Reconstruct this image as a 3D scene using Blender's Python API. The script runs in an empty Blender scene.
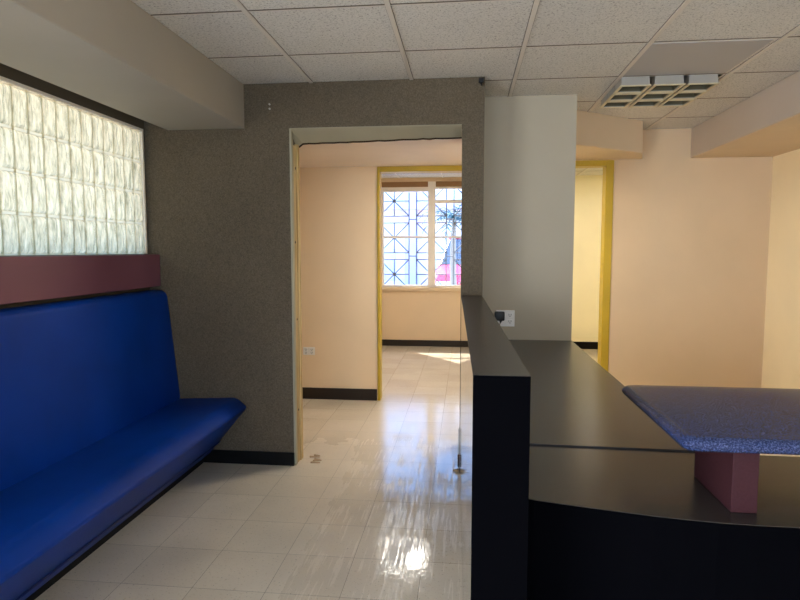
import bpy, bmesh, math, random
from mathutils import Vector, Matrix
random.seed(7)
SC = bpy.context.scene
COL = SC.collection

# ------------------------------------------------------------------ camera
F = 597.0
PITCH = math.atan(50 / F)
YAW = math.atan(66 / F * math.cos(PITCH))
cam_data = bpy.data.cameras.new('camera')
cam_data.sensor_fit = 'HORIZONTAL'
cam_data.sensor_width = 36.0
cam_data.lens = F / 800 * 36.0
cam_data.clip_start = 0.02
cam = bpy.data.objects.new('camera', cam_data)
COL.objects.link(cam)
cam.location = (0, 0, 1.4)
cam.rotation_euler = (math.pi / 2 - PITCH, 0, YAW)
SC.camera = cam

# ------------------------------------------------------------------ world, sun, exposure
SKY_STRENGTH = 6.0
SUN_STRENGTH = 18.0
REAR_FILL = 45.0
SIDE_FILL = 230.0
SC.view_settings.view_transform = 'Standard'
SC.view_settings.look = 'None'
SC.view_settings.gamma = 1.0
SC.view_settings.use_curve_mapping = False
SC.view_settings.exposure = 0.0
SC.cycles.use_denoising = True
SC.cycles.max_bounces = 10
SC.cycles.diffuse_bounces = 6
SC.cycles.glossy_bounces = 5
SC.cycles.transmission_bounces = 8
SC.cycles.transparent_max_bounces = 12
SC.cycles.caustics_reflective = False
SC.cycles.caustics_refractive = False
SC.cycles.sample_clamp_indirect = 6.0

world = bpy.data.worlds.new('sky')
SC.world = world
world.use_nodes = True
wn, wl = world.node_tree.nodes, world.node_tree.links
wn.clear()
w_out = wn.new('ShaderNodeOutputWorld')
w_bg = wn.new('ShaderNodeBackground')
w_tc = wn.new('ShaderNodeTexCoord')
w_sep = wn.new('ShaderNodeSeparateXYZ')
w_ramp = wn.new('ShaderNodeValToRGB')
w_ramp.color_ramp.elements[0].position = 0.0
w_ramp.color_ramp.elements[0].color = (0.44, 0.67, 1.0, 1)
w_ramp.color_ramp.elements[1].position = 0.4
w_ramp.color_ramp.elements[1].color = (0.20, 0.44, 1.0, 1)
wl.new(w_tc.outputs['Generated'], w_sep.inputs[0])
wl.new(w_sep.outputs['Z'], w_ramp.inputs['Fac'])
wl.new(w_ramp.outputs['Color'], w_bg.inputs['Color'])
w_bg.inputs['Strength'].default_value = SKY_STRENGTH
wl.new(w_bg.outputs[0], w_out.inputs[0])

sun_data = bpy.data.lights.new('sun', 'SUN')
sun_data.energy = SUN_STRENGTH
sun_data.angle = math.radians(0.6)
sun_data.color = (1.0, 0.95, 0.86)
sun = bpy.data.objects.new('sun', sun_data)
COL.objects.link(sun)
sun.location = (-6, 16, 12)
sun.rotation_euler = Vector((0.62, -0.75, -1.2)).to_track_quat('-Z', 'Y').to_euler()


def portal(name, loc, rot, sx, sy):
    d = bpy.data.lights.new(name, 'AREA')
    d.shape = 'RECTANGLE'
    d.size, d.size_y = sx, sy
    d.cycles.is_portal = True
    o = bpy.data.objects.new(name, d)
    COL.objects.link(o)
    o.location, o.rotation_euler = loc, rot
    return o


portal('window_daylight', (-0.55, 8.80, 1.58), (-math.pi / 2, 0, 0), 1.3, 1.5)


def fill_light(name, energy, sx, sy, loc, rot):
    d = bpy.data.lights.new(name, 'AREA')
    d.shape = 'RECTANGLE'
    d.size, d.size_y = sx, sy
    d.energy = energy
    d.color = (1.0, 0.97, 0.93)
    o = bpy.data.objects.new(name, d)
    COL.objects.link(o)
    o.location, o.rotation_euler = loc, rot


# fill lights added outside two made-up windows, unseen behind the viewer
fill_light('rear_fill_light', REAR_FILL, 3.4, 2.1, (0.3, -2.76, 1.2), (math.pi / 2, 0, 0))
fill_light('side_fill_light', SIDE_FILL, 1.9, 2.9, (-2.26, -0.95, 1.2), (0, -math.pi / 2, 0))


# ------------------------------------------------------------------ helpers
def srgb(r, g, b):
    def f(c):
        c /= 255.0
        return c / 12.92 if c <= 0.04045 else ((c + 0.055) / 1.055) ** 2.4
    return (f(r), f(g), f(b), 1.0)


class Mat:
    """small wrapper that makes node graphs short to write"""
    def __init__(self, name, color=(0.5, 0.5, 0.5, 1), rough=0.5, spec=0.5, metal=0.0):
        self.m = bpy.data.materials.new(name)
        self.m.use_nodes = True
        self.n, self.l = self.m.node_tree.nodes, self.m.node_tree.links
        self.b = self.n['Principled BSDF']
        self.out = self.n['Material Output']
        self.b.inputs['Base Color'].default_value = color
        self.b.inputs['Roughness'].default_value = rough
        self.b.inputs['Specular IOR Level'].default_value = spec
        self.b.inputs['Metallic'].default_value = metal
        self._pos = None

    def pos(self):
        if not self._pos:
            self._pos = self.n.new('ShaderNodeNewGeometry').outputs['Position']
        return self._pos

    def mapped(self, scale=(1, 1, 1), loc=(0, 0, 0)):
        m = self.n.new('ShaderNodeMapping')
        m.inputs['Scale'].default_value = scale
        m.inputs['Location'].default_value = loc
        self.l.new(self.pos(), m.inputs['Vector'])
        return m.outputs[0]

    def noise(self, scale, detail=2, vec=None, rough=0.5):
        t = self.n.new('ShaderNodeTexNoise')
        t.inputs['Scale'].default_value = scale
        t.inputs['Detail'].default_value = detail
        t.inputs['Roughness'].default_value = rough
        self.l.new(vec or self.pos(), t.inputs['Vector'])
        return t.outputs['Fac']

    def ramp(self, fac, stops):
        r = self.n.new('ShaderNodeValToRGB')
        e = r.color_ramp.elements
        while len(e) < len(stops):
            e.new(0.5)
        for el, (p, c) in zip(e, stops):
            el.position = p
            el.color = c if len(c) == 4 else (*c, 1)
        self.l.new(fac, r.inputs['Fac'])
        return r.outputs['Color']

    def mix(self, fac, a, b, mode='MIX'):
        x = self.n.new('ShaderNodeMix')
        x.data_type = 'RGBA'
        x.blend_type = mode
        for sock, v in ((x.inputs[0], fac), (x.inputs[6], a), (x.inputs[7], b)):
            if isinstance(v, (int, float, tuple)):
                sock.default_value = v
            else:
                self.l.new(v, sock)
        return x.outputs[2]

    def math(self, op, a, b=0.0):
        x = self.n.new('ShaderNodeMath')
        x.operation = op
        for sock, v in ((x.inputs[0], a), (x.inputs[1], b)):
            if isinstance(v, (int, float)):
                sock.default_value = v
            else:
                self.l.new(v, sock)
        return x.outputs[0]

    def color(self, c):
        self.l.new(c, self.b.inputs['Base Color'])
        return self

    def rough(self, r):
        self.l.new(r, self.b.inputs['Roughness'])
        return self

    def bump(self, h, strength=0.3, dist=0.01):
        x = self.n.new('ShaderNodeBump')
        x.inputs['Strength'].default_value = strength
        x.inputs['Distance'].default_value = dist
        self.l.new(h, x.inputs['Height'])
        self.l.new(x.outputs[0], self.b.inputs['Normal'])
        return x.outputs[0]


def g(v):
    return (v, v, v, 1)


def paint(name, c, rough=0.6, mottled=0.06):
    m = Mat(name, srgb(*c), rough, 0.3)
    col = srgb(*c)
    lo = tuple(x * (1 - mottled) for x in col[:3]) + (1,)
    m.color(m.ramp(m.noise(2.3, 4), [(0.3, lo), (0.7, col)]))
    m.bump(m.noise(90, 3), 0.08, 0.004)
    return m.m


WORLD = {}


class MB:
    """collects shapes in world coordinates, builds ONE mesh object"""
    def __init__(self):
        self.bm = bmesh.new()

    def _add(self, tmp):
        me = bpy.data.meshes.new('tmp')
        tmp.to_mesh(me)
        tmp.free()
        self.bm.from_mesh(me)
        bpy.data.meshes.remove(me)

    def box(self, x0, x1, y0, y1, z0, z1, bev=0.0, seg=2):
        t = bmesh.new()
        vs = [t.verts.new((x, y, z)) for x in (x0, x1) for y in (y0, y1) for z in (z0, z1)]
        for f in ((0, 1, 3, 2), (4, 6, 7, 5), (0, 4, 5, 1), (2, 3, 7, 6), (0, 2, 6, 4), (1, 5, 7, 3)):
            t.faces.new([vs[i] for i in f])
        bmesh.ops.recalc_face_normals(t, faces=t.faces[:])
        if bev:
            bmesh.ops.bevel(t, geom=t.edges[:], offset=bev, segments=seg, profile=0.5, affect='EDGES')
        self._add(t)
        return self

    def prism(self, poly, axis, a, b, bev=0.0, seg=2):
        """poly: 2D outline; axis 'x': (y,z), 'y': (x,z), 'z': (x,y)"""
        t = bmesh.new()

        def pt(p, v):
            return {'x': (v, p[0], p[1]), 'y': (p[0], v, p[1]), 'z': (p[0], p[1], v)}[axis]
        A = [t.verts.new(pt(p, a)) for p in poly]
        B = [t.verts.new(pt(p, b)) for p in poly]
        n = len(poly)
        t.faces.new(A)
        t.faces.new(B[::-1])
        for i in range(n):
            t.faces.new((A[i], B[i], B[(i + 1) % n], A[(i + 1) % n]))
        bmesh.ops.recalc_face_normals(t, faces=t.faces[:])
        if bev:
            bmesh.ops.bevel(t, geom=t.edges[:], offset=bev, segments=seg, profile=0.5, affect='EDGES')
        self._add(t)
        return self

    def hexa(self, bottom, top, bev=0.0, seg=2):
        t = bmesh.new()
        A = [t.verts.new(p) for p in bottom]
        B = [t.verts.new(p) for p in top]
        n = len(A)
        t.faces.new(A)
        t.faces.new(B[::-1])
        for i in range(n):
            t.faces.new((A[i], B[i], B[(i + 1) % n], A[(i + 1) % n]))
        bmesh.ops.recalc_face_normals(t, faces=t.faces[:])
        if bev:
            bmesh.ops.bevel(t, geom=t.edges[:], offset=bev, segments=seg, profile=0.5, affect='EDGES')
        self._add(t)
        return self

    def tube(self, p0, p1, r0, r1=None, n=10):
        r1 = r0 if r1 is None else r1
        p0, p1 = Vector(p0), Vector(p1)
        d = p1 - p0
        t = bmesh.new()
        bmesh.ops.create_cone(t, cap_ends=True, segments=n, radius1=r0, radius2=r1, depth=d.length)
        rot = d.to_track_quat('Z', 'Y').to_matrix().to_4x4()
        bmesh.ops.transform(t, matrix=Matrix.Translation((p0 + p1) / 2) @ rot, verts=t.verts[:])
        self._add(t)
        return self

    def ball(self, c, rx, ry, rz, sub=2):
        t = bmesh.new()
        bmesh.ops.create_icosphere(t, subdivisions=sub, radius=1)
        bmesh.ops.transform(t, matrix=Matrix.Translation(c) @ Matrix.Diagonal((rx, ry, rz, 1)), verts=t.verts[:])
        self._add(t)
        return self

    def quad(self, *pts):
        self.bm.faces.new([self.bm.verts.new(p) for p in pts])
        return self

    def grid(self, fn, nu, nv):
        V = [[self.bm.verts.new(fn(i / nu, j / nv)) for j in range(nv + 1)] for i in range(nu + 1)]
        for i in range(nu):
            for j in range(nv):
                self.bm.faces.new((V[i][j], V[i + 1][j], V[i + 1][j + 1], V[i][j + 1]))
        return self

    def build(self, name, material, parent=None, smooth=False):
        me = bpy.data.meshes.new(name)
        vs = self.bm.verts
        xs = [v.co.x for v in vs]; ys = [v.co.y for v in vs]; zs = [v.co.z for v in vs]
        base = Vector(((min(xs) + max(xs)) / 2, (min(ys) + max(ys)) / 2, min(zs)))
        bmesh.ops.translate(self.bm, vec=-base, verts=vs[:])
        self.bm.to_mesh(me)
        self.bm.free()
        me.materials.append(material)
        if smooth:
            for p in me.polygons:
                p.use_smooth = True
            me.set_sharp_from_angle(angle=math.radians(40))
        o = bpy.data.objects.new(name, me)
        COL.objects.link(o)
        if parent:
            o.parent = parent
            o.location = base - WORLD[parent.name]
        else:
            o.location = base
        WORLD[o.name] = base
        return o


def empty(name, loc):
    o = bpy.data.objects.new(name, None)
    o.empty_display_size = 0.1
    COL.objects.link(o)
    o.location = loc
    WORLD[o.name] = Vector(loc)
    return o


def tag(o, label, cat, group=None):
    o['label'] = label
    o['category'] = cat
    if group:
        o['group'] = group
    return o


def struct(o):
    o['kind'] = 'structure'
    return o


# ------------------------------------------------------------------ materials
BEIGE = (219, 194, 160)
m_beige = paint('beige_wall_paint', BEIGE)
m_beige_right_lit = paint('lit_right_wall_beige', (252, 234, 194))  # beige lightened to stand in for the light this wall receives
m_panel = paint('grey_beige_wall_paint', (178, 168, 148))
m_pale_yellow = paint('pale_yellow_wall_paint', (246, 238, 205))
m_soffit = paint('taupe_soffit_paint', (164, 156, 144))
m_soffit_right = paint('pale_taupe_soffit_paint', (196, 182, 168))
m_corridor = paint('corridor_beige_paint', (242, 216, 178))
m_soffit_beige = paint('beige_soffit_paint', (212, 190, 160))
m_low_ceiling = paint('pinkish_plaster_paint', (240, 226, 216))
m_cream = paint('cream_plaster', (164, 157, 134), 0.7, 0.12)
m_mustard = paint('mustard_trim_paint', (190, 160, 44), 0.4, 0.15)
m_exterior = paint('exterior_plaster', (225, 222, 220))
m_grey_panel = paint('smooth_grey_panel', (168, 166, 166), 0.5, 0.03)
m_pocket = Mat('dark_pocket_paint', srgb(92, 82, 68), 0.7, 0.3).m
m_black_base = Mat('black_rubber_baseboard', srgb(16, 15, 14), 0.5, 0.12).m
m_brown_base = Mat('dark_brown_baseboard', srgb(44, 36, 29), 0.45, 0.2).m

# dark textured wall covering
m = Mat('dark_woven_wall_covering', rough=0.8, spec=0.2)
n1 = m.noise(150, 4, rough=0.75)
n2 = m.noise(1.6, 3)
c1 = m.ramp(n1, [(0.32, srgb(76, 66, 52)), (0.68, srgb(114, 102, 84))])
m.color(m.mix(0.55, c1, m.ramp(n2, [(0.3, g(0.62)), (0.72, g(1.0))]), 'MULTIPLY'))
m.bump(n1, 0.35, 0.004)
m_dark_wall = m.m

# vinyl floor tiles
TILE = 0.3125
m = Mat('speckled_vinyl_floor_tiles', rough=0.2, spec=0.5)
brick = m.n.new('ShaderNodeTexBrick')
brick.offset = 0.0
brick.squash = 1.0
m.l.new(m.mapped(loc=(1.12 + TILE * 20, -0.078 + TILE * 20, 0)), brick.inputs['Vector'])
brick.inputs['Scale'].default_value = 1.0
brick.inputs['Brick Width'].default_value = TILE
brick.inputs['Row Height'].default_value = TILE
brick.inputs['Mortar Size'].default_value = 0.0013
brick.inputs['Mortar Smooth'].default_value = 0.4
brick.inputs['Color1'].default_value = srgb(214, 203, 184)
brick.inputs['Color2'].default_value = srgb(205, 193, 173)
brick.inputs['Mortar'].default_value = srgb(128, 116, 98)
speck = m.ramp(m.noise(95, 2, rough=0.6), [(0.29, g(0.5)), (0.36, g(1.0))])
speck2 = m.ramp(m.noise(75, 2), [(0.62, g(1.0)), (0.72, (0.86, 0.80, 0.72, 1))])
blot = m.ramp(m.noise(3.0, 4), [(0.35, g(0.9)), (0.65, g(1.0))])
c = m.mix(1.0, brick.outputs['Color'], speck, 'MULTIPLY')
c = m.mix(1.0, c, speck2, 'MULTIPLY')
c = m.mix(1.0, c, blot, 'MULTIPLY')
m.color(c)
streak = m.noise(1.0, 5, m.mapped((62, 2.2, 1)), 0.65)
patch = m.noise(4.5, 5)
sepx = m.n.new('ShaderNodeSeparateXYZ')
m.l.new(m.pos(), sepx.inputs[0])
lane = m.n.new('ShaderNodeMapRange')
lane.interpolation_type = 'SMOOTHSTEP'
lane.inputs['From Min'].default_value = -0.82
lane.inputs['From Max'].default_value = -0.50
m.l.new(sepx.outputs['X'], lane.inputs['Value'])
wear = m.math('ADD', m.math('MULTIPLY', streak, 0.65), m.math('MULTIPLY', patch, 0.35))
r_lane = m.ramp(wear, [(0.44, g(0.05)), (0.50, g(0.10)), (0.56, g(0.34))])
r_dull = m.ramp(patch, [(0.35, g(0.30)), (0.65, g(0.33))])
far = m.n.new('ShaderNodeMapRange')
far.interpolation_type = 'SMOOTHSTEP'
far.inputs['From Min'].default_value = 3.6
far.inputs['From Max'].default_value = 5.4
m.l.new(sepx.outputs['Y'], far.inputs['Value'])
near_r = m.mix(lane.outputs['Result'], r_dull, r_lane)
m.rough(m.mix(m.math('MULTIPLY', far.outputs['Result'], 0.85), near_r, g(0.13)))
wav = m.noise(9, 3, m.mapped((1, 1.5, 1)))
fine = m.noise(48, 2, m.mapped((2.2, 0.7, 1)))
h = m.math('ADD', m.math('MULTIPLY', wav, 0.45), m.math('MULTIPLY', fine, 0.16))
h = m.math('SUBTRACT', h, m.math('MULTIPLY', brick.outputs['Fac'], 0.25))
m.bump(h, 0.22, 0.006)
m_floor = m.m

# mineral-fibre ceiling tiles
m = Mat('fissured_ceiling_tile', rough=0.9, spec=0.1)
fis = m.noise(95, 4, rough=0.8)
c = m.ramp(fis, [(0.34, srgb(120, 114, 108)), (0.45, srgb(206, 203, 197)), (0.7, srgb(220, 215, 208))])
c = m.mix(0.6, c, m.ramp(m.noise(1.4, 3), [(0.3, g(0.86)), (0.7, g(1.0))]), 'MULTIPLY')
m.color(c)
m.bump(fis, 0.25, 0.005)
m_tile = m.m
m_tbar = Mat('painted_ceiling_grid_metal', srgb(204, 196, 186), 0.45, 0.3).m
m_tbar_edge = Mat('ceiling_reveal_dark', srgb(98, 88, 78), 0.8, 0.2).m

# glass block
m = Mat('rippled_glass_block', rough=0.15)
rip = m.noise(1.0, 5, m.mapped((1, 52, 9)), 0.7)
fold = m.noise(1.0, 3, m.mapped((1, 60, 16)), 0.6)
colr = m.ramp(rip, [(0.32, srgb(156, 142, 102)), (0.5, srgb(212, 188, 142)), (0.66, srgb(236, 210, 162))])
colr = m.mix(0.5, colr, m.ramp(fold, [(0.35, g(0.72)), (0.6, g(1.0))]), 'MULTIPLY')
tr = m.n.new('ShaderNodeBsdfTranslucent')
gl = m.n.new('ShaderNodeBsdfGlossy')
gl.inputs['Roughness'].default_value = 0.12
mx = m.n.new('ShaderNodeMixShader')
fr = m.n.new('ShaderNodeFresnel')
bp = m.n.new('ShaderNodeBump')
bp.inputs['Strength'].default_value = 0.6
bp.inputs['Distance'].default_value = 0.01
m.l.new(rip, bp.inputs['Height'])
for nd in (tr, gl, fr):
    m.l.new(bp.outputs[0], nd.inputs['Normal'])
m.l.new(colr, tr.inputs['Color'])
m.l.new(fr.outputs[0], mx.inputs[0])
m.l.new(tr.outputs[0], mx.inputs[1])
m.l.new(gl.outputs[0], mx.inputs[2])
m.l.new(mx.outputs[0], m.out.inputs['Surface'])
m_glass_block = m.m
m = Mat('pale_translucent_joint')
tr = m.n.new('ShaderNodeBsdfTranslucent')
df = m.n.new('ShaderNodeBsdfDiffuse')
mx = m.n.new('ShaderNodeMixShader')
tr.inputs['Color'].default_value = srgb(210, 190, 150)
df.inputs['Color'].default_value = srgb(206, 206, 192)
mx.inputs[0].default_value = 0.25
m.l.new(tr.outputs[0], mx.inputs[1])
m.l.new(df.outputs[0], mx.inputs[2])
m.l.new(mx.outputs[0], m.out.inputs['Surface'])
m_mortar = m.m
m = Mat('greenish_glass_joint')
tr = m.n.new('ShaderNodeBsdfTranslucent')
tr.inputs['Color'].default_value = srgb(158, 144, 104)
m.l.new(tr.outputs[0], m.out.inputs['Surface'])
m_joint = m.m

# window glass
m = Mat('clear_window_glass')
tp = m.n.new('ShaderNodeBsdfTransparent')
tp.inputs['Color'].default_value = (0.93, 0.96, 0.96, 1)
gl = m.n.new('ShaderNodeBsdfGlossy')
gl.inputs['Roughness'].default_value = 0.02
fr = m.n.new('ShaderNodeFresnel')
mx = m.n.new('ShaderNodeMixShader')
m.l.new(fr.outputs[0], mx.inputs[0])
m.l.new(tp.outputs[0], mx.inputs[1])
m.l.new(gl.outputs[0], mx.inputs[2])
m.l.new(mx.outputs[0], m.out.inputs['Surface'])
m_glass = m.m

# blue vinyl upholstery
m = Mat('blue_vinyl_upholstery', srgb(0, 52, 152), 0.45, 0.14)
m.color(m.ramp(m.noise(2.2, 3), [(0.3, srgb(0, 46, 124)), (0.7, srgb(0, 57, 150))]))
wr = m.noise(7, 4, m.mapped((1.0, 0.35, 1.0)))
m.bump(m.math('ADD', wr, m.math('MULTIPLY', m.noise(350, 2), 0.05)), 0.08, 0.015)
m_blue_vinyl = m.m
m_blue_seam = Mat('dark_blue_piping', srgb(4, 26, 84), 0.5, 0.4).m

# laminates and solid surface
m = Mat('maroon_laminate', srgb(124, 72, 82), 0.38, 0.4)
m.color(m.ramp(m.noise(1.5, 3), [(0.3, srgb(112, 68, 80)), (0.7, srgb(124, 78, 90))]))
m_maroon = m.m
m = Mat('maroon_post_laminate', srgb(84, 46, 50), 0.5, 0.08)
m.color(m.ramp(m.noise(160, 3), [(0.3, srgb(52, 28, 31)), (0.7, srgb(58, 32, 36))]))
m_post = m.m
m = Mat('dark_grey_brown_laminate', srgb(70, 62, 57), 0.27, 0.45)
m.color(m.ramp(m.noise(1.0, 4, m.mapped((4, 30, 1))), [(0.3, srgb(45, 42, 40)), (0.7, srgb(55, 51, 49))]))
m_desk = m.m
m = Mat('black_laminate', srgb(5, 5, 7), 0.8, 0.0)
m_black = m.m
m = Mat('glossy_black_laminate', srgb(14, 14, 16), 0.06, 0.5)
m_black_gloss = m.m
m = Mat('speckled_blue_solid_surface', srgb(60, 76, 118), 0.27, 0.4)
s1 = m.noise(260, 3, rough=0.8)
m.color(m.ramp(s1, [(0.36, srgb(17, 26, 54)), (0.5, srgb(31, 43, 80)), (0.64, srgb(72, 84, 122))]))
m_granite = m.m

m_white_plastic = Mat('white_plastic', srgb(232, 230, 226), 0.35, 0.5).m
m_black_plastic = Mat('black_plastic', srgb(16, 16, 18), 0.45, 0.4).m
m_dark_slot = Mat('dark_slots', srgb(40, 38, 36), 0.6, 0.3).m
m_louvre = Mat('cream_louvre_metal', srgb(196, 184, 152), 0.35, 0.5).m
m_louvre_side = Mat('grey_louvre_metal', srgb(158, 154, 146), 0.4, 0.4).m
m_reflector_dark = Mat('reflector_painted_dark', srgb(92, 88, 70), 0.4, 0.3).m  # dark olive painted in for the dim surroundings that mirror louvres reflect
m_brushed = Mat('dull_steel', srgb(170, 165, 155), 0.35, 0.5, 0.8).m
m_window_frame = Mat('white_painted_window_frame', srgb(236, 228, 214), 0.45, 0.4).m
m_grille = Mat('grey_painted_iron', srgb(120, 116, 122), 0.5, 0.4).m
m_shade = Mat('brown_shade_fabric', srgb(150, 116, 82), 0.8, 0.2).m
m = Mat('raw_timber', rough=0.75, spec=0.2)
m.color(m.ramp(m.noise(1.0, 5, m.mapped((30, 30, 1.5)), 0.6), [(0.3, srgb(150, 118, 74)), (0.55, srgb(196, 168, 118)), (0.75, srgb(214, 192, 148))]))
m_timber = m.m
m_torn = Mat('torn_dark_board_edge', srgb(60, 46, 34), 0.9, 0.1).m
m_debris = Mat('plaster_and_wood_chips', srgb(170, 146, 116), 0.9, 0.1).m


def lamp_mat(name, strength):
    m = Mat(name, srgb(250, 248, 240), 0.5)
    m.b.inputs['Emission Color'].default_value = (1.0, 0.94, 0.86, 1)
    m.b.inputs['Emission Strength'].default_value = strength
    return m.m


# ------------------------------------------------------------------ setting
CEIL = 2.43
XL, XR = -2.05, 2.56
YB = 3.69           # dark wall face
YP = 4.17           # grey-beige panel
YD = 5.42           # wall with the two doorways
YF = 8.62           # window wall
YR = -2.6           # rear wall

struct(MB().box(XL - 0.15, XR + 0.15, YR - 0.1, YF + 0.15, -0.12, 0.0).build('floor', m_floor))

# ceiling with a square hole for the louvred fixture
HX0, HX1, HY0, HY1 = 0.905, 1.495, 3.775, 4.365
cb = MB()
cb.box(XL - 0.15, HX0, YR - 0.1, YF + 0.15, CEIL, CEIL + 0.05)
cb.box(HX1, XR + 0.15, YR - 0.1, YF + 0.15, CEIL, CEIL + 0.05)
cb.box(HX0, HX1, YR - 0.1, HY0, CEIL, CEIL + 0.05)
cb.box(HX0, HX1, HY1, YF + 0.15, CEIL, CEIL + 0.05)
ceiling = struct(cb.build('ceiling', m_tile))
tb = MB()
te = MB()
TX, TY = 0.62, 0.595
xs = [-0.957 + TX * k for k in range(-1, 6)]
ys = [2.588 + TY * k for k in range(-8, 6)]
for x in xs:
    tb.box(x - 0.011, x + 0.011, YR, YF, CEIL - 0.006, CEIL + 0.002)
    te.box(x - 0.0135, x + 0.0135, YR, YF, CEIL - 0.001, CEIL + 0.002)
for y in [v for v in ys if v < YD] + [YD + 0.35 + TY * k for k in range(5)]:
    tb.box(XL, XR, y + 0.002, y + 0.012, CEIL - 0.0015, CEIL + 0.002)
    te.box(XL, XR, y - 0.008, y + 0.002, CEIL - 0.0012, CEIL + 0.002)
tb.build('ceiling_grid', m_tbar, ceiling)
te.build('grid_reveal', m_tbar_edge, ceiling)

# left wall around the glass blocks
GY0, GY1, GZ0, GZ1 = 0.95, 3.67, 1.375, 2.165
wl_ = MB()
VY0, VY1, VZ0, VZ1 = -2.4, 0.5, 0.25, 2.15        # made-up side window behind the viewer, admits added fill light
wl_.box(XL - 0.15, XL, VY1, YF + 0.1, -0.1, GZ0)
wl_.box(XL - 0.15, XL, VY1, YF + 0.1, GZ1, CEIL + 0.05)
wl_.box(XL - 0.15, XL, VY1, GY0, GZ0, GZ1)
wl_.box(XL - 0.15, XL, YR - 0.1, VY1, -0.1, VZ0)
wl_.box(XL - 0.15, XL, YR - 0.1, VY1, VZ1, CEIL + 0.05)
wl_.box(XL - 0.15, XL, YR - 0.1, VY0, VZ0, VZ1)
wl_.box(XL - 0.15, XL, GY1, YF + 0.15, GZ0, GZ1)
struct(wl_.build('wall_left', m_pocket))
v_ = MB()
for y in (VY0, VY0 + 1.43, VY1 - 0.05):
    v_.box(XL - 0.1, XL - 0.05, y, y + 0.05, VZ0, VZ1)
v_.box(XL - 0.1, XL - 0.05, VY0, VY1, VZ0, VZ0 + 0.05).box(XL - 0.1, XL - 0.05, VY0, VY1, VZ1 - 0.05, VZ1)
v_ = struct(v_.build('added_window_side', m_window_frame))
MB().quad((XL - 0.075, VY0, VZ0), (XL - 0.075, VY1, VZ0), (XL - 0.075, VY1, VZ1), (XL - 0.075, VY0, VZ1)).build('glass', m_glass, v_)
struct(MB().box(XR, XR + 0.15, YR - 0.1, YF + 0.15, -0.1, CEIL + 0.05).build('wall_right', m_beige_right_lit))
SX0, SX1_, SZ0, SZ1 = -1.4, 2.0, 0.15, 2.25  # opening of an invented glazed front, there for the rear fill
struct(MB().box(XL - 0.15, SX0, YR - 0.15, YR, -0.1, CEIL + 0.05).box(SX1_, XR + 0.15, YR - 0.15, YR, -0.1, CEIL + 0.05)
       .box(SX0, SX1_, YR - 0.15, YR, -0.1, SZ0).box(SX0, SX1_, YR - 0.15, YR, SZ1, CEIL + 0.05).build('wall_rear', m_beige))
s_ = MB()
for x in (SX0, SX0 + 1.1, SX0 + 2.2, SX1_ - 0.05):
    s_.box(x, x + 0.05, YR - 0.1, YR - 0.04, SZ0, SZ1)
s_.box(SX0, SX1_, YR - 0.095, YR - 0.045, SZ0, SZ0 + 0.06).box(SX0, SX1_, YR - 0.095, YR - 0.045, SZ1 - 0.06, SZ1)
added_front = struct(s_.build('added_window_rear', m_window_frame))
MB().quad((SX0, YR - 0.07, SZ0), (SX1_, YR - 0.07, SZ0), (SX1_, YR - 0.07, SZ1), (SX0, YR - 0.07, SZ1)).build('glass', m_glass, added_front)

# dark wall with the bare opening
OX0, OX1, OZ = -1.10, -0.030, 2.155
WT = 0.155          # depth of the opening
db = MB()
db.box(XL, OX0, YB, YB + WT, 0, CEIL)
db.box(OX1, 0.103, YB, YB + WT, 0, CEIL)
db.box(OX0, OX1, YB, YB + WT, OZ + 0.002, CEIL)
struct(db.build('wall_back', m_dark_wall))
# cream reveal: header underside dropping to a torn back edge
rb = MB()
nseg = 26
pts = []
for i in range(nseg + 1):
    u = i / nseg
    x = OX0 + 0.002 + (OX1 - OX0 - 0.004) * u
    zb = 2.088 + 0.020 * u + random.uniform(-0.002, 0.002)
    if u < 0.03:
        zb -= 0.03
    pts.append((x, zb))
for (xa, za), (xb, zb) in zip(pts[:-1], pts[1:]):
    rb.hexa([(xa, YB + 0.001, OZ - 0.004), (xb, YB + 0.001, OZ - 0.004), (xb, YB + WT, zb), (xa, YB + WT, za)],
            [(xa, YB + 0.001, OZ), (xb, YB + 0.001, OZ), (xb, YB + WT, OZ), (xa, YB + WT, OZ)])
rb.box(OX0, OX0 + 0.012, YB + 0.001, YB + 0.042, 0.0, OZ - 0.004)
trim = struct(rb.build('trim_1', m_cream))
tr_ = MB()
for (xa, za), (xb, zb) in zip(pts[:-1], pts[1:]):
    tr_.hexa([(xa, YB + WT - 0.002, za - 0.007), (xb, YB + WT - 0.002, zb - 0.007), (xb, YB + WT + 0.012, zb - 0.007), (xa, YB + WT + 0.012, za - 0.007)],
             [(xa, YB + WT - 0.002, za + 0.004), (xb, YB + WT - 0.002, zb + 0.004), (xb, YB + WT + 0.012, zb + 0.004), (xa, YB + WT + 0.012, za + 0.004)])
tr_.build('torn_edge', m_torn, trim)
jb = MB()
jb.box(OX0 + 0.001, OX0 + 0.010, YB + 0.045, YB + 0.10, 0, 2.06)
jb.box(OX0 + 0.001, OX0 + 0.018, YB + 0.105, YB + 0.157, 0, 2.075)
jb.build('timber_jamb', m_timber, trim)
nb = MB()
for z in (1.92, 1.45, 0.95, 0.35):
    nb.ball((OX0 + 0.010, YB + 0.075 + random.uniform(-0.02, 0.02), z), 0.004, 0.006, 0.010, 1)
nb.build('nail_hole', m_dark_slot, trim)

# grey-beige partition behind the desk
pb = MB()
pb.box(-0.03, 0.725, YP, YP + 0.14, 0, CEIL)
pb.box(-0.03, 0.095, YB + WT, YP, 0, CEIL)
struct(pb.build('wall_partition', m_panel))

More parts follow.
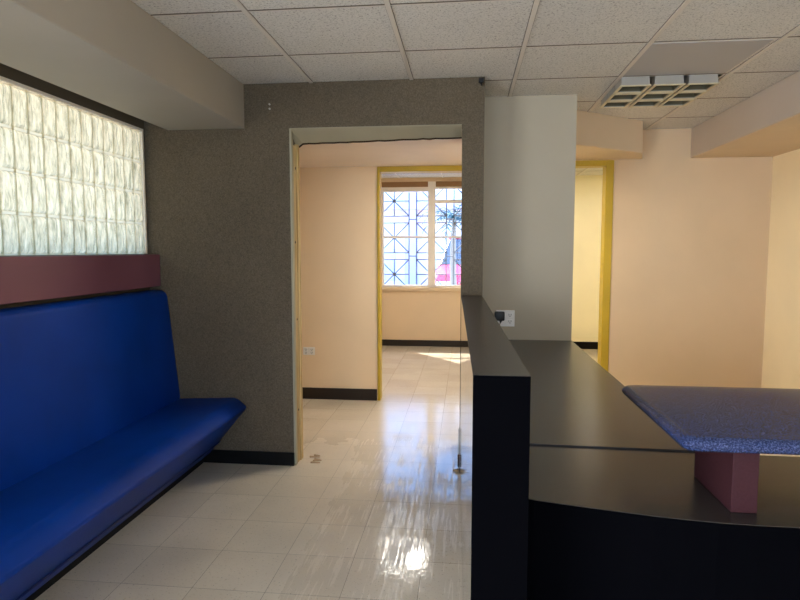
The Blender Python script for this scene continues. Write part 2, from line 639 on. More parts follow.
# wall with the two doorways (corridor side)
D1X0, D1X1, DZ1 = -0.806, 0.22, 2.15
D2X0, D2X1, DZ2 = 0.42, 1.267, 2.175
wb = MB()
wb.box(XL, D1X0, YD, YD + 0.12, 0, CEIL)
wb.box(D1X1, D2X0, YD, YD + 0.12, 0, CEIL)
wb.box(D1X0, D1X1, YD, YD + 0.12, DZ1, CEIL)
wb.box(D2X0, D2X1, YD, YD + 0.12, DZ2, CEIL)
struct(wb.build('wall_corridor', m_corridor))
struct(MB().box(D2X1, XR, YD - 0.003, YD + 0.12, 0, CEIL).build('wall_office', m_beige))
for n, (x0, x1, z, fw) in enumerate(((D1X0, D1X1, DZ1, 0.024), (D2X0, D2X1, DZ2, 0.066))):
    f = MB()
    f.box(x0, x0 + fw, YD - 0.010, YD + 0.125, 0, z, 0.004)
    f.box(x1 - fw, x1, YD - 0.010, YD + 0.125, 0, z, 0.004)
    f.box(x0 + fw, x1 - fw, YD - 0.010, YD + 0.125, z - 0.048, z, 0.004)
    struct(f.build('door_%d' % (n + 1), m_mustard))

# lowered plaster ceiling of the corridor, beams and soffits
struct(MB().box(XL, -0.031, YB + WT + 0.015, YD, 2.152, CEIL).box(-0.031, 0.49, YP + 0.142, YD, 2.152, CEIL).build('ceiling_corridor', m_low_ceiling))
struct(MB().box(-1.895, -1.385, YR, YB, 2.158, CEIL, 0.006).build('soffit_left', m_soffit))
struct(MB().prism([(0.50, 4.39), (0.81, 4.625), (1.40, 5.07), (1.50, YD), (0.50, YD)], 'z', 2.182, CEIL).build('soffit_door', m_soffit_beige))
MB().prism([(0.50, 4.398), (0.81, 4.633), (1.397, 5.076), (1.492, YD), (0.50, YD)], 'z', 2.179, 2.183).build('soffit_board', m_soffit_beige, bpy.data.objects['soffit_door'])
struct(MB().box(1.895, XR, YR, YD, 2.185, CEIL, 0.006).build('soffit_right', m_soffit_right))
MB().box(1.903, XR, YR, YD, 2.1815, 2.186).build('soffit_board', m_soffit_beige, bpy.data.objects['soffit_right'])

# rooms beyond
FX0, FX1, FZ0, FZ1 = -1.235, 0.15, 0.862, 2.375
fb = MB()
fb.box(XL, FX0, YF, YF + 0.10, 0, CEIL)
fb.box(FX1, 0.74, YF, YF + 0.10, 0, CEIL)
fb.box(FX0, FX1, YF, YF + 0.10, 0, FZ0)
fb.box(FX0, FX1, YF, YF + 0.10, FZ1, CEIL)
struct(fb.build('wall_window', m_beige))
struct(MB().box(0.74, 0.86, YD + 0.12, YF + 0.15, 0, CEIL).build('wall_between_rooms', m_pale_yellow))
struct(MB().box(0.86, XR, YF, YF + 0.10, 0, CEIL).build('wall_yellow', m_pale_yellow))
struct(MB().box(XR - 0.02, XR, YD + 0.12, YF, 0, CEIL).build('wall_yellow_side', m_pale_yellow))
struct(MB().box(XL, XL + 0.02, YD + 0.12, YF, 0, CEIL).build('wall_window_side', m_beige))
struct(MB().box(XL, XL + 0.02, YB + WT, YD, 0, 2.152).build('wall_corridor_side', m_beige))

struct(MB().box(XL, OX0 + 0.004, YB - 0.014, YB, 0, 0.088, 0.004).build('baseboard_back', m_black_base))
struct(MB().box(XL + 0.02, D1X0 - 0.005, YD - 0.014, YD, 0, 0.108, 0.004).build('baseboard_corridor', m_brown_base))
struct(MB().box(XL + 0.02, 0.74, YF - 0.014, YF, 0, 0.09, 0.004).build('baseboard_window', m_brown_base))
struct(MB().box(0.86, XR - 0.02, YF - 0.014, YF, 0, 0.105, 0.004).build('baseboard_yellow', m_black_base))

struct(MB().box(XL - 1.25, XL - 0.15, YR - 0.1, YF + 0.1, CEIL + 0.06, CEIL + 0.16).build('sun_blocker', m_exterior))  # unseen slab added to keep direct sun off the glass blocks

# ------------------------------------------------------------------ glass block window (window_1)
win = struct(MB().box(XL - 0.09, XL + 0.004, GY0, GY1, GZ1 - 0.016, GZ1)
             .box(XL - 0.09, XL + 0.004, GY1 - 0.016, GY1, GZ0, GZ1 - 0.016)
             .box(XL - 0.09, XL + 0.004, GY0, GY0 + 0.016, GZ0, GZ1 - 0.016).build('window_1', m_window_frame))
ROWS, BW = 4, 0.0985
gz0, gz1 = GZ0, GZ1 - 0.016
rh = (gz1 - gz0) / ROWS
nb_ = int((GY1 - 0.016 - GY0 - 0.016) / BW)
y_start = GY1 - 0.016 - nb_ * BW
gb = MB()
rg = random.Random(3)
for r in range(ROWS):
    for k in range(nb_):
        y0, y1 = y_start + k * BW + 0.0035, y_start + (k + 1) * BW - 0.0035
        z0, z1 = gz0 + r * rh + 0.006, gz0 + (r + 1) * rh - 0.006
        ph, ph2 = rg.uniform(0, 6.28), rg.uniform(0, 6.28)

        def fn(u, v, y0=y0, y1=y1, z0=z0, z1=z1, ph=ph, ph2=ph2):
            edge = min(1.0, 7 * min(u, 1 - u), 11 * min(v, 1 - v))
            b = 0.012 * edge + 0.0045 * edge * math.sin(u * 9 + ph + 1.2 * math.sin(v * 5 + ph2))
            return (XL - 0.014 + b, y0 + (y1 - y0) * u, z0 + (z1 - z0) * v)
        gb.grid(fn, 10, 12)
gb.build('glass_blocks', m_glass_block, win, True)
mb = MB()
vj = MB()
for r in range(ROWS + 1):
    z = gz0 + r * rh
    za, zb = max(gz0, z - 0.0085), min(gz1, z + 0.0085)
    mb.quad((XL - 0.012, y_start, za), (XL - 0.012, GY1 - 0.016, za), (XL - 0.012, GY1 - 0.016, zb), (XL - 0.012, y_start, zb))
for k in range(nb_ + 1):
    y = y_start + k * BW
    vj.quad((XL - 0.0137, y - 0.007, gz0), (XL - 0.0137, y + 0.007, gz0), (XL - 0.0137, y + 0.007, gz1), (XL - 0.0137, y - 0.007, gz1))
vj.build('glass_joint', m_joint, win)
mb.build('mortar', m_mortar, win)

# ------------------------------------------------------------------ far window (window_2)
w2 = MB()
fy0, fy1 = YF + 0.02, YF + 0.075
zt = 2.30
w2.box(FX0, FX0 + 0.045, fy0, fy1, FZ0, zt)
w2.box(FX1 - 0.045, FX1, fy0, fy1, FZ0, zt)
w2.box(FX0 + 0.045, FX1 - 0.045, fy0, fy1, FZ0, FZ0 + 0.03)
w2.box(FX0 + 0.045, -0.547, fy0, fy1, 2.235, zt)
w2.box(-0.44, FX1 - 0.045, fy0, fy1, zt - 0.03, zt)
w2.box(-0.547, -0.44, fy0 - 0.01, fy1, FZ0 + 0.03, FZ1)
w2.box(FX0 + 0.045, -0.547, fy0, fy1, 1.572, 1.602)
w2.box(-0.44, FX1 - 0.045, fy0, fy1, 2.068, 2.118)
w2.box(-0.44, FX1 - 0.045, fy0 + 0.02, fy1, 1.575, 1.600)
win2 = struct(w2.build('window_2', m_window_frame))
MB().box(FX0 - 0.02, FX1 + 0.02, YF - 0.035, YF + 0.10, FZ0 - 0.05, FZ0, 0.004).build('sill', m_beige, win2)
MB().quad((FX0, YF + 0.057, FZ0 + 0.02), (FX1, YF + 0.057, FZ0 + 0.02), (FX1, YF + 0.057, zt), (FX0, YF + 0.057, zt)).build('glass', m_glass, win2)
MB().box(FX0, -0.55, YF + 0.005, YF + 0.078, zt, FZ1 - 0.002).box(-0.437, FX1, YF + 0.005, YF + 0.078, zt, FZ1 - 0.002).build('shade_roll', m_shade, win2)

gr = MB()
GYY = YF + 0.092
BR = 0.0085


def bar(x0, z0, x1, z1, r=BR):
    gr.tube((x0, GYY, z0), (x1, GYY, z1), r, r, 6)


cx0, pitx, half = -1.044, 0.542, 0.217
cz0, pitz = 1.045, 0.532
zlo, zhi = FZ0, FZ1
for i in range(3):
    cx = cx0 + i * pitx
    for sgn in (-1, 1):
        xx = cx + sgn * half
        if FX0 < xx < FX1:
            bar(xx, zlo, xx, zhi)
    for j in range(3):
        cz = cz0 + j * pitz
        for dx, dz in ((1, 0), (-1, 0), (0, 1), (0, -1), (1, 1), (1, -1), (-1, 1), (-1, -1)):
            xe, ze = cx + dx * half, cz + dz * half
            t = 1.0
            if dx and not FX0 < xe < FX1:
                t = min(t, ((FX0 if xe < FX0 else FX1) - cx) / (dx * half))
            if dz and not zlo < ze < zhi:
                t = min(t, ((zlo if ze < zlo else zhi) - cz) / (dz * half))
            if t > 0.05:
                bar(cx, cz, cx + dx * half * t, cz + dz * half * t)
        for sgn in (-1, 1):
            zz = cz + sgn * half
            if zlo < zz < zhi:
                bar(max(FX0, cx - half), zz, min(FX1, cx + half), zz)
        xg = cx + half
        if xg + 0.108 < FX1:
            zg = cz + half + 0.05
            if zg < zhi:
                bar(xg, zg, xg + 0.108, zg)
gr_o = gr.build('window_grille', m_grille)
tag(gr_o, 'grey iron security grille of squares and star-like diagonals outside the far window', 'grille')

# ------------------------------------------------------------------ ceiling fixture and blank panel
lt = tag(empty('ceiling_light', (1.2, 4.07, CEIL)), 'unlit louvred ceiling light with nine open square cells', 'ceiling light')
hb = MB()
hb.box(HX0, HX1, HY0, HY1, CEIL + 0.10, CEIL + 0.105)
hb.box(HX0, HX0 + 0.004, HY0, HY1, CEIL, CEIL + 0.10)
hb.box(HX1 - 0.004, HX1, HY0, HY1, CEIL, CEIL + 0.10)
hb.box(HX0 + 0.004, HX1 - 0.004, HY0, HY0 + 0.004, CEIL, CEIL + 0.10)
hb.box(HX0 + 0.004, HX1 - 0.004, HY1 - 0.004, HY1, CEIL, CEIL + 0.10)
hb.build('housing', m_reflector_dark, lt)
for i in range(3):
    for j in range(3):
        x0 = HX0 + 0.008 + i * 0.193
        y0 = HY0 + 0.008 + j * 0.193
        x1, y1 = x0 + 0.165, y0 + 0.165
        ztop, zbot = CEIL + 0.02, CEIL - 0.052
        c_ = MB()
        t_ = 0.010
        q0 = [(x0, y0), (x1, y0), (x1, y1), (x0, y1)]
        for a in range(4):
            (ax, ay), (bx, by) = q0[a], q0[(a + 1) % 4]
            mx_, my_ = (x0 + x1) / 2, (y0 + y1) / 2

            def inn(px, py, t):
                return (px + t * (1 if px < mx_ else -1), py + t * (1 if py < my_ else -1))
            ai, bi = inn(ax, ay, t_), inn(bx, by, t_)
            at, bt = inn(ax, ay, 0.004), inn(bx, by, 0.004)
            ait, bit = inn(ax, ay, 0.012), inn(bx, by, 0.012)
            c_.hexa([(ax, ay, zbot), (bx, by, zbot), (bi[0], bi[1], zbot), (ai[0], ai[1], zbot)],
                    [(at[0], at[1], ztop), (bt[0], bt[1], ztop), (bit[0], bit[1], ztop), (ait[0], ait[1], ztop)])
        cell = c_.build('louvre_cell', m_louvre_side, lt)
        li = MB()
        e0, e1 = 0.0125, 0.015
        for a in range(4):
            (ax, ay), (bx, by) = q0[a], q0[(a + 1) % 4]
            o1, o2 = inn(ax, ay, e0), inn(bx, by, e0)
            i1, i2 = inn(ax, ay, e1), inn(bx, by, e1)
            li.hexa([(o1[0], o1[1], zbot + 0.003), (o2[0], o2[1], zbot + 0.003), (i2[0], i2[1], zbot + 0.003), (i1[0], i1[1], zbot + 0.003)],
                    [(o1[0], o1[1], ztop), (o2[0], o2[1], ztop), (i2[0], i2[1], ztop), (i1[0], i1[1], ztop)])
        li.build('reflector', m_reflector_dark, cell)
        rm = MB()
        for a in range(4):
            (ax, ay), (bx, by) = q0[a], q0[(a + 1) % 4]
            o1, o2 = inn(ax, ay, -0.007), inn(bx, by, -0.007)
            i1, i2 = inn(ax, ay, 0.010), inn(bx, by, 0.010)
            rm.hexa([(o1[0], o1[1], zbot - 0.005), (o2[0], o2[1], zbot - 0.005), (i2[0], i2[1], zbot - 0.005), (i1[0], i1[1], zbot - 0.005)],
                    [(o1[0], o1[1], zbot + 0.001), (o2[0], o2[1], zbot + 0.001), (i2[0], i2[1], zbot + 0.001), (i1[0], i1[1], zbot + 0.001)])
        rm.build('rim', m_louvre, cell)
tag(MB().box(0.915, 1.488, 3.198, 3.758, CEIL - 0.004, CEIL + 0.002, 0.001)
    .build('ceiling_panel', m_grey_panel), 'smooth plain grey ceiling panel in front of the louvred light', 'ceiling panel')


def troffer(x, y, sx, sy, label, mat, z=CEIL):
    t = tag(empty('ceiling_light', (x, y, z)), label, 'ceiling light')
    f = MB()
    f.box(x - sx, x + sx, y - sy, y - sy + 0.02, z - 0.02, z - 0.001)
    f.box(x - sx, x + sx, y + sy - 0.02, y + sy, z - 0.02, z - 0.001)
    f.box(x - sx, x - sx + 0.02, y - sy + 0.02, y + sy - 0.02, z - 0.02, z - 0.001)
    f.box(x + sx - 0.02, x + sx, y - sy + 0.02, y + sy - 0.02, z - 0.02, z - 0.001)
    f.build('frame', m_louvre, t)
    MB().box(x - sx + 0.02, x + sx - 0.02, y - sy + 0.02, y + sy - 0.02, z - 0.012, z - 0.004).build('diffuser', mat, t)
    return t


troffer(-0.75, 7.15, 0.3, 0.32, 'lit ceiling panel light of the window room', lamp_mat('window_room_diffuser', 20.0))
troffer(1.75, 7.0, 0.3, 0.6, 'unseen fill light added on the yellow room ceiling', lamp_mat('yellow_room_fill_glow', 13.0))  # invented lamp, put there to brighten the yellow room
troffer(0.26, 4.85, 0.2, 0.3, 'unseen fill light added under the low corridor ceiling', lamp_mat('corridor_fill_glow', 58.0), 2.152)  # added out of view to brighten the corridor wall

# ------------------------------------------------------------------ blue bench and maroon ledge
ledge = tag(MB().box(XL, -1.972, 0.75, YB - 0.003, 1.167, 1.371, 0.003)
            .build('wall_ledge', m_maroon), 'long maroon laminate ledge under the glass block window above the blue bench', 'ledge')

bench = tag(empty('upholstered_bench', (-1.75, 2.2, 0)), 'long blue vinyl upholstered bench along the glass block wall', 'bench')
BY0, BY1 = 0.75, YB - 0.006


def loft(profile, y0, y1, n, round_end=0.012):
    """profile of (x,z) extruded along y with softly pinched ends"""
    cx = sum(p[0] for p in profile) / len(profile)
    cz = sum(p[1] for p in profile) / len(profile)
    mbl = MB()
    t = bmesh.new()
    ysl = [y0, y0 + round_end * 0.3, y0 + round_end] + [y0 + round_end + (y1 - y0 - 2 * round_end) * k / n for k in range(1, n)] + [y1 - round_end, y1 - round_end * 0.3, y1]
    rings = []
    for y in ysl:
        d = min(y - y0, y1 - y)
        s = 1.0 if d >= round_end else 1 - 0.05 * (1 - d / round_end) ** 2
        rings.append([t.verts.new((cx + (px - cx) * s, y, cz + (pz - cz) * s)) for px, pz in profile])
    m_ = len(profile)
    for a, b in zip(rings[:-1], rings[1:]):
        for i in range(m_):
            t.faces.new((a[i], b[i], b[(i + 1) % m_], a[(i + 1) % m_]))
    t.faces.new(rings[0])
    t.faces.new(rings[-1][::-1])
    bmesh.ops.recalc_face_normals(t, faces=t.faces[:])
    mbl._add(t)
    return mbl


def rounded(pts, radii, seg=5):
    out = []
    n = len(pts)
    for i, p in enumerate(pts):
        a, b = Vector(pts[i - 1]), Vector(pts[(i + 1) % n])
        p = Vector(p)
        r = radii[i]
        d0, d1 = (a - p).normalized(), (b - p).normalized()
        s, e = p + d0 * r, p + d1 * r
        for k in range(seg + 1):
            u = k / seg
            q = s * (1 - u) ** 2 + p * 2 * u * (1 - u) + e * u * u
            out.append((q.x, q.y))
    return out


back_prof = rounded([(-2.045, 0.40), (-1.855, 0.40), (-1.930, 1.142), (-2.045, 1.142)], [0.02, 0.03, 0.035, 0.02])
loft(back_prof, BY0, BY1, 14, 0.03).build('backrest', m_blue_vinyl, bench, True)
seat_prof = rounded([(-2.03, 0.30), (-1.675, 0.055), (-1.400, 0.386), (-1.472, 0.446), (-1.868, 0.428), (-2.03, 0.425)],
                    [0.02, 0.02, 0.02, 0.03, 0.02, 0.02])
seat = loft(seat_prof, BY0, BY1, 14, 0.02).build('seat', m_blue_vinyl, bench, True)
pp_ = MB()
pp_.tube((-1.592, BY0 + 0.01, 0.148), (-1.592, BY1 - 0.01, 0.148), 0.0045, None, 8)
pp_.build('piping', m_blue_seam, seat)
MB().box(-2.045, -1.71, BY0, BY1 - 0.012, 0.0, 0.09).build('plinth', m_black_base, bench)

# ------------------------------------------------------------------ half wall and reception desk
hw = tag(empty('half_wall', (0.06, 2.5, 0)), 'low black laminate half wall running from the dark wall towards the viewer', 'half wall')
HWZ = 1.122
y_n = 1.325
Ln, Rn, Lf, Rf = 0.018, 0.145, -0.028, 0.100
MB().hexa([(Ln, y_n, 0), (Rn, y_n, 0), (Rf, YB - 0.004, 0), (Lf, YB - 0.004, 0)],
          [(Ln, y_n, HWZ - 0.004), (Rn, y_n, HWZ - 0.004), (Rf, YB - 0.004, HWZ - 0.004), (Lf, YB - 0.004, HWZ - 0.004)]).build('body', m_black_gloss, hw)
MB().hexa([(Ln, y_n - 0.001, HWZ - 0.004), (Rn, y_n - 0.001, HWZ - 0.004), (Rf, YB - 0.004, HWZ - 0.004), (Lf, YB - 0.004, HWZ - 0.004)],
          [(Ln, y_n - 0.001, HWZ), (Rn, y_n - 0.001, HWZ), (Rf, YB - 0.004, HWZ), (Lf, YB - 0.004, HWZ)]).build('cap', m_desk, hw)
MB().box(Lf - 0.0015, Lf + 0.001, YB - 0.008, YB - 0.0045, 0, HWZ).build('edge_strip', m_black_base, hw)
MB().hexa([(Ln, y_n - 0.003, 0), (Rn, y_n - 0.003, 0), (Rn, y_n - 0.0005, 0), (Ln, y_n - 0.0005, 0)],
          [(Ln, y_n - 0.003, HWZ - 0.0005), (Rn, y_n - 0.003, HWZ - 0.0005), (Rn, y_n - 0.0012, HWZ - 0.0005), (Ln, y_n - 0.0012, HWZ - 0.0005)]).build('end_panel', m_black, hw)

DZ = 0.78
sd = tag(empty('side_desk', (0.44, 3.0, 0)), 'dark laminate side desk between the half wall and the beige wall', 'desk')
SX0n, SX0f, SX1 = 0.135, 0.106, 0.728
SEAM_L, SEAM_R = 1.908, 1.893
RZ = DZ - 0.005      # the front worktop sits a touch lower


def half_wall_right(y):
    return Rn + (Rf - Rn) * (y - y_n) / (YB - y_n) + 0.003


MB().prism([(half_wall_right(SEAM_L), SEAM_L + 0.003), (SX1, SEAM_R + 0.002), (SX1, YP - 0.003), (0.109, YP - 0.003), (0.109, YB - 0.05)], 'z', DZ - 0.03, DZ, 0.0015, 1).build('worktop', m_desk, sd)
MB().box(0.13, 0.15, 2.15, 4.10, 0, DZ - 0.03).build('side_panel', m_black, sd)
MB().box(SX1 - 0.03, SX1 - 0.01, 3.4, 4.10, 0, DZ - 0.03).build('side_panel', m_black, sd)
MB().box(0.16, SX1 - 0.035, 4.09, 4.10, 0.2, DZ - 0.03).build('modesty_panel', m_black, sd)

rd = tag(empty('reception_desk', (1.0, 1.6, 0)), 'black fronted curved reception desk with a raised blue speckled counter', 'desk')
front = [(0.150, 1.490), (0.176, 1.479), (0.25, 1.461), (0.328, 1.443), (0.39, 1.430), (0.449, 1.417), (0.515, 1.406), (0.585, 1.397), (0.67, 1.393), (0.757, 1.392),
         (0.90, 1.394), (1.1, 1.402), (1.4, 1.43), (1.7, 1.48), (1.95, 1.54)]
wt = front + [(1.95, 1.875), (SX1, SEAM_R - 0.0015), (half_wall_right(SEAM_L), SEAM_L - 0.0015)]
MB().prism(wt, 'z', DZ - 0.03, RZ, 0.0015, 1).build('worktop', m_desk, rd)
fp = MB()
fr_in = [(x, y + 0.004) for x, y in front]
fr_bk = [(x, y + 0.03) for x, y in front]
fp.prism(fr_in + fr_bk[::-1], 'z', 0.0, DZ - 0.0305)
fp.build('front_panel', m_black, rd)
eb = MB()
eb.prism([(x, y - 0.0015) for x, y in front] + [(x, y - 0.0002) for x, y in front][::-1], 'z', DZ - 0.032, RZ - 0.001)
eb.build('edge_band', m_black, rd)
MB().box(1.90, 1.93, 1.58, 1.86, 0, DZ - 0.031).build('side_panel', m_black, rd)
# raised counter
BT = 0.978
x0b, x1b, y0b, y1b = 0.490, 2.0, 1.372, 1.935
outl = rounded([(x0b, y0b), (x1b, y0b), (x1b, y1b), (x0b, y1b)], [0.03, 0.03, 0.03, 0.03], 5)
t = bmesh.new()
rings = []
TH = 0.035
prof = [(0.021, -TH), (0.010, -TH + 0.003), (0.003, -TH + 0.010), (0.0, -TH * 0.5), (0.003, -0.010), (0.010, -0.003), (0.021, 0.0)]
cxm, cym = (x0b + x1b) / 2, (y0b + y1b) / 2
for inset, dz in prof:
    ring = []
    for px, py in outl:
        sx = (x1b - x0b) / 2
        sy = (y1b - y0b) / 2
        ring.append(t.verts.new((cxm + (px - cxm) * (1 - inset / sx), cym + (py - cym) * (1 - inset / sy), BT + dz)))
    rings.append(ring)
for a, b in zip(rings[:-1], rings[1:]):
    for i in range(len(a)):
        t.faces.new((a[i], a[(i + 1) % len(a)], b[(i + 1) % len(a)], b[i]))
t.faces.new(rings[0][::-1])
t.faces.new(rings[-1])
bmesh.ops.recalc_face_normals(t, faces=t.faces[:])
bt = MB()
bt._add(t)
bt.build('counter_top', m_granite, rd, True)
for px in (0.634, 1.66):
    MB().box(px, px + 0.060, 1.457, 1.690, RZ, BT - TH, 0.002).build('support_post', m_post, rd)

# ------------------------------------------------------------------ small things
# outlet on the grey-beige partition, with a plug in it
def outlet(name_label, xa, xb, za, zb, y):
    o = tag(empty('wall_outlet', ((xa + xb) / 2, y, za)), name_label, 'outlet')
    MB().box(xa, xb, y - 0.006, y, za, zb, 0.002).build('cover_plate', m_white_plastic, o)
    n = 2
    w = (xb - xa) / n
    for k in range(n):
        cx = xa + w * (k + 0.5)
        for q in (0.30, 0.70):
            cz = za + (zb - za) * q
            f_ = MB().box(cx - w * 0.30, cx + w * 0.30, y - 0.008, y - 0.005, cz - 0.016, cz + 0.016, 0.003).build('socket', m_white_plastic, o)
            s_ = MB()
            s_.box(cx - 0.009, cx - 0.006, y - 0.0088, y - 0.0078, cz - 0.002, cz + 0.009)
            s_.box(cx + 0.006, cx + 0.009, y - 0.0088, y - 0.0078, cz - 0.002, cz + 0.009)
            s_.box(cx - 0.003, cx + 0.003, y - 0.0088, y - 0.0078, cz - 0.011, cz - 0.006)
            s_.build('slots', m_dark_slot, f_)
    return o


outlet('white double outlet plate on the grey beige wall above the side desk', 0.212, 0.338, 0.872, 0.985, YP)
pl = MB()
pl.box(0.200, 0.268, YP - 0.052, YP - 0.009, 0.915, 0.978, 0.008)
pl.tube((0.246, YP - 0.035, 0.928), (0.240, YP - 0.035, 0.905), 0.008, 0.005)
plug = tag(empty('power_adapter', (0.245, YP - 0.03, 0.905)), 'black power adapter plugged into the outlet beside the half wall', 'adapter')
pl.build('housing', m_black_plastic, plug, True)
cd = MB()
cpts = [(0.240, YP - 0.035, 0.905), (0.230, YP - 0.040, 0.875), (0.205, YP - 0.050, 0.84), (0.175, YP - 0.058, 0.80), (0.15, YP - 0.06, DZ + 0.004)]
for a, b in zip(cpts[:-1], cpts[1:]):
    cd.tube(a, b, 0.003, None, 8)
cd.build('cord', m_black_plastic, plug, True)
outlet('small white outlet plate low on the corridor wall beyond the opening', -1.512, -1.400, 0.418, 0.492, YD)

# two screws left in the dark wall, a black bracket at its top corner
for q, z in enumerate((2.302, 2.275)):
    tag(MB().tube((-1.222, YB - 0.009, z), (-1.222, YB, z), 0.0055, 0.0055, 10).build('wall_screw', m_brushed),
        ('upper', 'lower')[q] + ' pale screw of the pair high on the dark wall', 'screw', 'screws on the dark wall')
bk = tag(empty('cable_clip', (0.082, YB - 0.02, 2.385)), 'small black clip at the top right corner of the dark wall', 'clip')
MB().box(0.066, 0.096, YB - 0.025, YB, 2.392, 2.418, 0.004).build('body', m_black_plastic, bk)
MB().tube((0.081, YB - 0.018, 2.394), (0.085, YB - 0.03, 2.372), 0.008, 0.005).build('tip', m_black_plastic, bk)

# splintered door-stop remnant at the end of the half wall
sc_ = tag(empty('jamb_remnant', (-0.03, YB + 0.05, 0)), 'splintered wood and metal jamb remnant on the floor at the end of the half wall', 'jamb remnant')
MB().hexa([(-0.040, YB + 0.02, 0.0), (-0.031, YB + 0.02, 0.0), (-0.031, YB + 0.05, 0.0), (-0.041, YB + 0.05, 0.0)],
          [(-0.039, YB + 0.03, 0.27), (-0.032, YB + 0.03, 0.27), (-0.032, YB + 0.04, 0.28), (-0.039, YB + 0.04, 0.26)]).build('splinter', m_brushed, sc_)
MB().box(-0.041, -0.031, YB + 0.005, YB + 0.018, 0.03, 0.11, 0.003).build('bracket', m_torn, sc_)
MB().ball((-0.042, YB + 0.005, 0.008), 0.016, 0.022, 0.011, 2).ball((-0.062, YB + 0.02, 0.005), 0.010, 0.014, 0.006, 1).build('rubble', m_debris, sc_)

# chips at the foot of the timber jamb
rr = random.Random(5)
for k in range(5):
    a = rr.uniform(-0.4, 0.6)
    L = rr.uniform(0.03, 0.075)
    cx, cy = -1.045 + rr.uniform(0, 0.05), YB + 0.05 + k * 0.035
    dx, dy = math.cos(a) * L, math.sin(a) * L * 0.6
    ch = MB().hexa([(cx, cy, 0.0), (cx + dx, cy + dy, 0.0), (cx + dx, cy + dy + 0.008, 0.0), (cx, cy + 0.014, 0.0)],
                   [(cx, cy, 0.008), (cx + dx, cy + dy, 0.005), (cx + dx, cy + dy + 0.006, 0.005), (cx, cy + 0.012, 0.01)]).build('wood_chip', m_debris)
    tag(ch, 'broken wood chip on the floor at the foot of the timber jamb', 'wood chip', 'wood chips by the timber jamb')

# ------------------------------------------------------------------ outdoors beyond the far window
m_ground = paint('pale_asphalt', (176, 174, 172), 0.9)
struct(MB().box(-40, 40, YF + 0.16, 60, -0.25, -0.15).box(-40, XL - 0.16, -20, YF + 0.16, -0.25, -0.15).build('ground', m_ground))
m_white_facade = paint('white_facade', (255, 246, 234), 0.8, 0.02)
m_lilac = paint('lilac_facade', (214, 204, 232), 0.8, 0.02)
bd = tag(empty('building', (-1.0, 21, -0.15)), 'white building with lilac pillars across the street beyond the far window', 'building')
MB().box(-12, 8, 20.5, 26, -0.15, 4.3).build('wall', m_white_facade, bd)
for x in (-5.2, -2.05, 1.3):
    MB().box(x, x + 0.42, 20.1, 20.5, -0.15, 4.3).build('pillar', m_lilac, bd)
m_pale_glass = Mat('pale_shop_glass', srgb(226, 226, 236), 0.15, 0.6).m
for x in (-4.4, -1.2, 2.0):
    MB().box(x, x + 2.0, 20.46, 20.505, 0.35, 1.45).build('shop_window', m_pale_glass, bd)
MB().box(-12.1, 8.1, 20.0, 20.5, 2.75, 2.95).build('ledge', m_lilac, bd)

# red car, seen end on
m_red = Mat('red_car_paint', srgb(214, 40, 70), 0.25, 0.6).m
m_car_glass = Mat('dark_car_glass', srgb(50, 56, 70), 0.2, 0.4).m
m_tyre = Mat('black_tyre_rubber', srgb(24, 24, 24), 0.8, 0.2).m
m_lamp_lens = Mat('pale_lamp_lens', srgb(220, 225, 235), 0.15, 0.6).m
CX, CY, CZ = 0.36, 13.2, -0.15
car = tag(empty('car', (CX, CY + 2, CZ)), 'red car parked outside the right pane of the far window', 'car')
W = 0.84
body = MB()
secs = [(0.00, 0.32, 0.66, 0.86), (0.12, 0.24, 0.80, 0.95), (0.9, 0.22, 0.92, 1.0), (1.2, 0.22, 0.97, 1.0), (3.0, 0.22, 0.98, 1.0), (3.7, 0.24, 0.95, 0.98), (3.95, 0.34, 0.80, 0.90)]
t = bmesh.new()
prev = None
for (dy, zb, zt_, s) in secs:
    w = W * s
    prof_ = [(-w * 0.92, zb), (w * 0.92, zb), (w, zb + 0.15), (w, zt_ - 0.18), (w * 0.9, zt_), (-w * 0.9, zt_), (-w, zt_ - 0.18), (-w, zb + 0.15)]
    ring = [t.verts.new((CX + x, CY + dy, CZ + z)) for x, z in prof_]
    if prev:
        for i in range(8):
            t.faces.new((prev[i], prev[(i + 1) % 8], ring[(i + 1) % 8], ring[i]))
    else:
        t.faces.new(ring)
    prev = ring
t.faces.new(prev[::-1])
bmesh.ops.recalc_face_normals(t, faces=t.faces[:])
body._add(t)
cb_ = body.build('body', m_red, car)
MB().hexa([(CX - 0.76, CY + 0.95, CZ + 0.93), (CX + 0.76, CY + 0.95, CZ + 0.93), (CX + 0.76, CY + 3.6, CZ + 0.94), (CX - 0.76, CY + 3.6, CZ + 0.94)],
          [(CX - 0.60, CY + 1.65, CZ + 1.40), (CX + 0.60, CY + 1.65, CZ + 1.40), (CX + 0.60, CY + 3.1, CZ + 1.40), (CX - 0.60, CY + 3.1, CZ + 1.40)], 0.03).build('cabin_glass', m_car_glass, car)
MB().box(CX - 0.60, CX + 0.60, CY + 1.66, CY + 3.1, CZ + 1.385, CZ + 1.44, 0.02).build('roof', m_red, car)
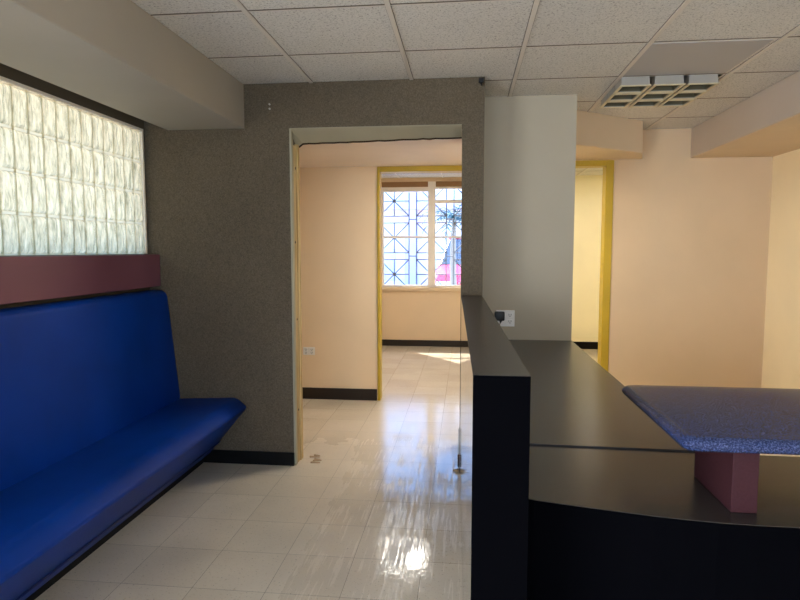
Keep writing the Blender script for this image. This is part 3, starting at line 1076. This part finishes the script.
for sx in (-1, 1):
    for dy in (0.75, 3.15):
        MB().tube((CX + sx * 0.62, CY + dy, CZ + 0.31), (CX + sx * 0.86, CY + dy, CZ + 0.31), 0.31, 0.31, 24).build('wheel', m_tyre, car)
    MB().box(CX + sx * 0.62 - 0.14, CX + sx * 0.62 + 0.14, CY - 0.02, CY + 0.10, CZ + 0.56, CZ + 0.68, 0.02).build('headlamp', m_lamp_lens, car)
MB().box(CX - 0.78, CX + 0.78, CY - 0.06, CY + 0.05, CZ + 0.30, CZ + 0.46, 0.02).build('bumper', m_pale_glass, car)

car.scale = (1.3, 1.3, 1.3)

# fan-leaved palm outside
m_leaf = Mat('blue_green_palm_leaf', srgb(64, 104, 112), 0.5, 0.4).m
m_trunk = Mat('grey_palm_trunk', srgb(150, 140, 130), 0.85, 0.2).m
PX, PY = -0.22, 10.8
palm = tag(empty('palm_plant', (PX, PY, -0.15)), 'blue green palm seen through the right pane of the far window', 'palm')
tk = MB()
for k in range(7):
    tk.tube((PX + 0.015 * math.sin(k), PY, -0.15 + k * 0.3), (PX + 0.015 * math.sin(k + 1), PY, 0.17 + k * 0.3), 0.075 - k * 0.004, 0.06 - k * 0.004, 10)
tk.build('trunk', m_trunk, palm)
fd = MB()
rp = random.Random(11)
for k in range(24):
    a = k * 2.399
    el = rp.uniform(0.05, 1.1)
    L = rp.uniform(0.55, 0.8)
    prevp = None
    for sgm in range(9):
        u = sgm / 8
        r_ = L * u
        z = 1.95 + math.sin(el) * r_ - 0.55 * u * u * L
        p = Vector((PX + math.cos(a) * math.cos(el) * r_, PY + math.sin(a) * math.cos(el) * r_, z))
        if prevp is not None:
            d = (p - prevp).normalized()
            side = d.cross(Vector((0, 0, 1))).normalized()
            for sg in (-1, 1):
                lw = 0.22 * math.sin(math.pi * min(0.97, u + 0.05)) + 0.03
                tip = p + side * sg * lw + d * 0.12 - Vector((0, 0, 0.07))
                fd.quad(prevp, prevp + d * 0.022 + Vector((0, 0, 0.004)), tip, p - d * 0.02)
            fd.tube(prevp, p, 0.007, 0.006, 5)
        prevp = p
fd.build('fronds', m_leaf, palm)
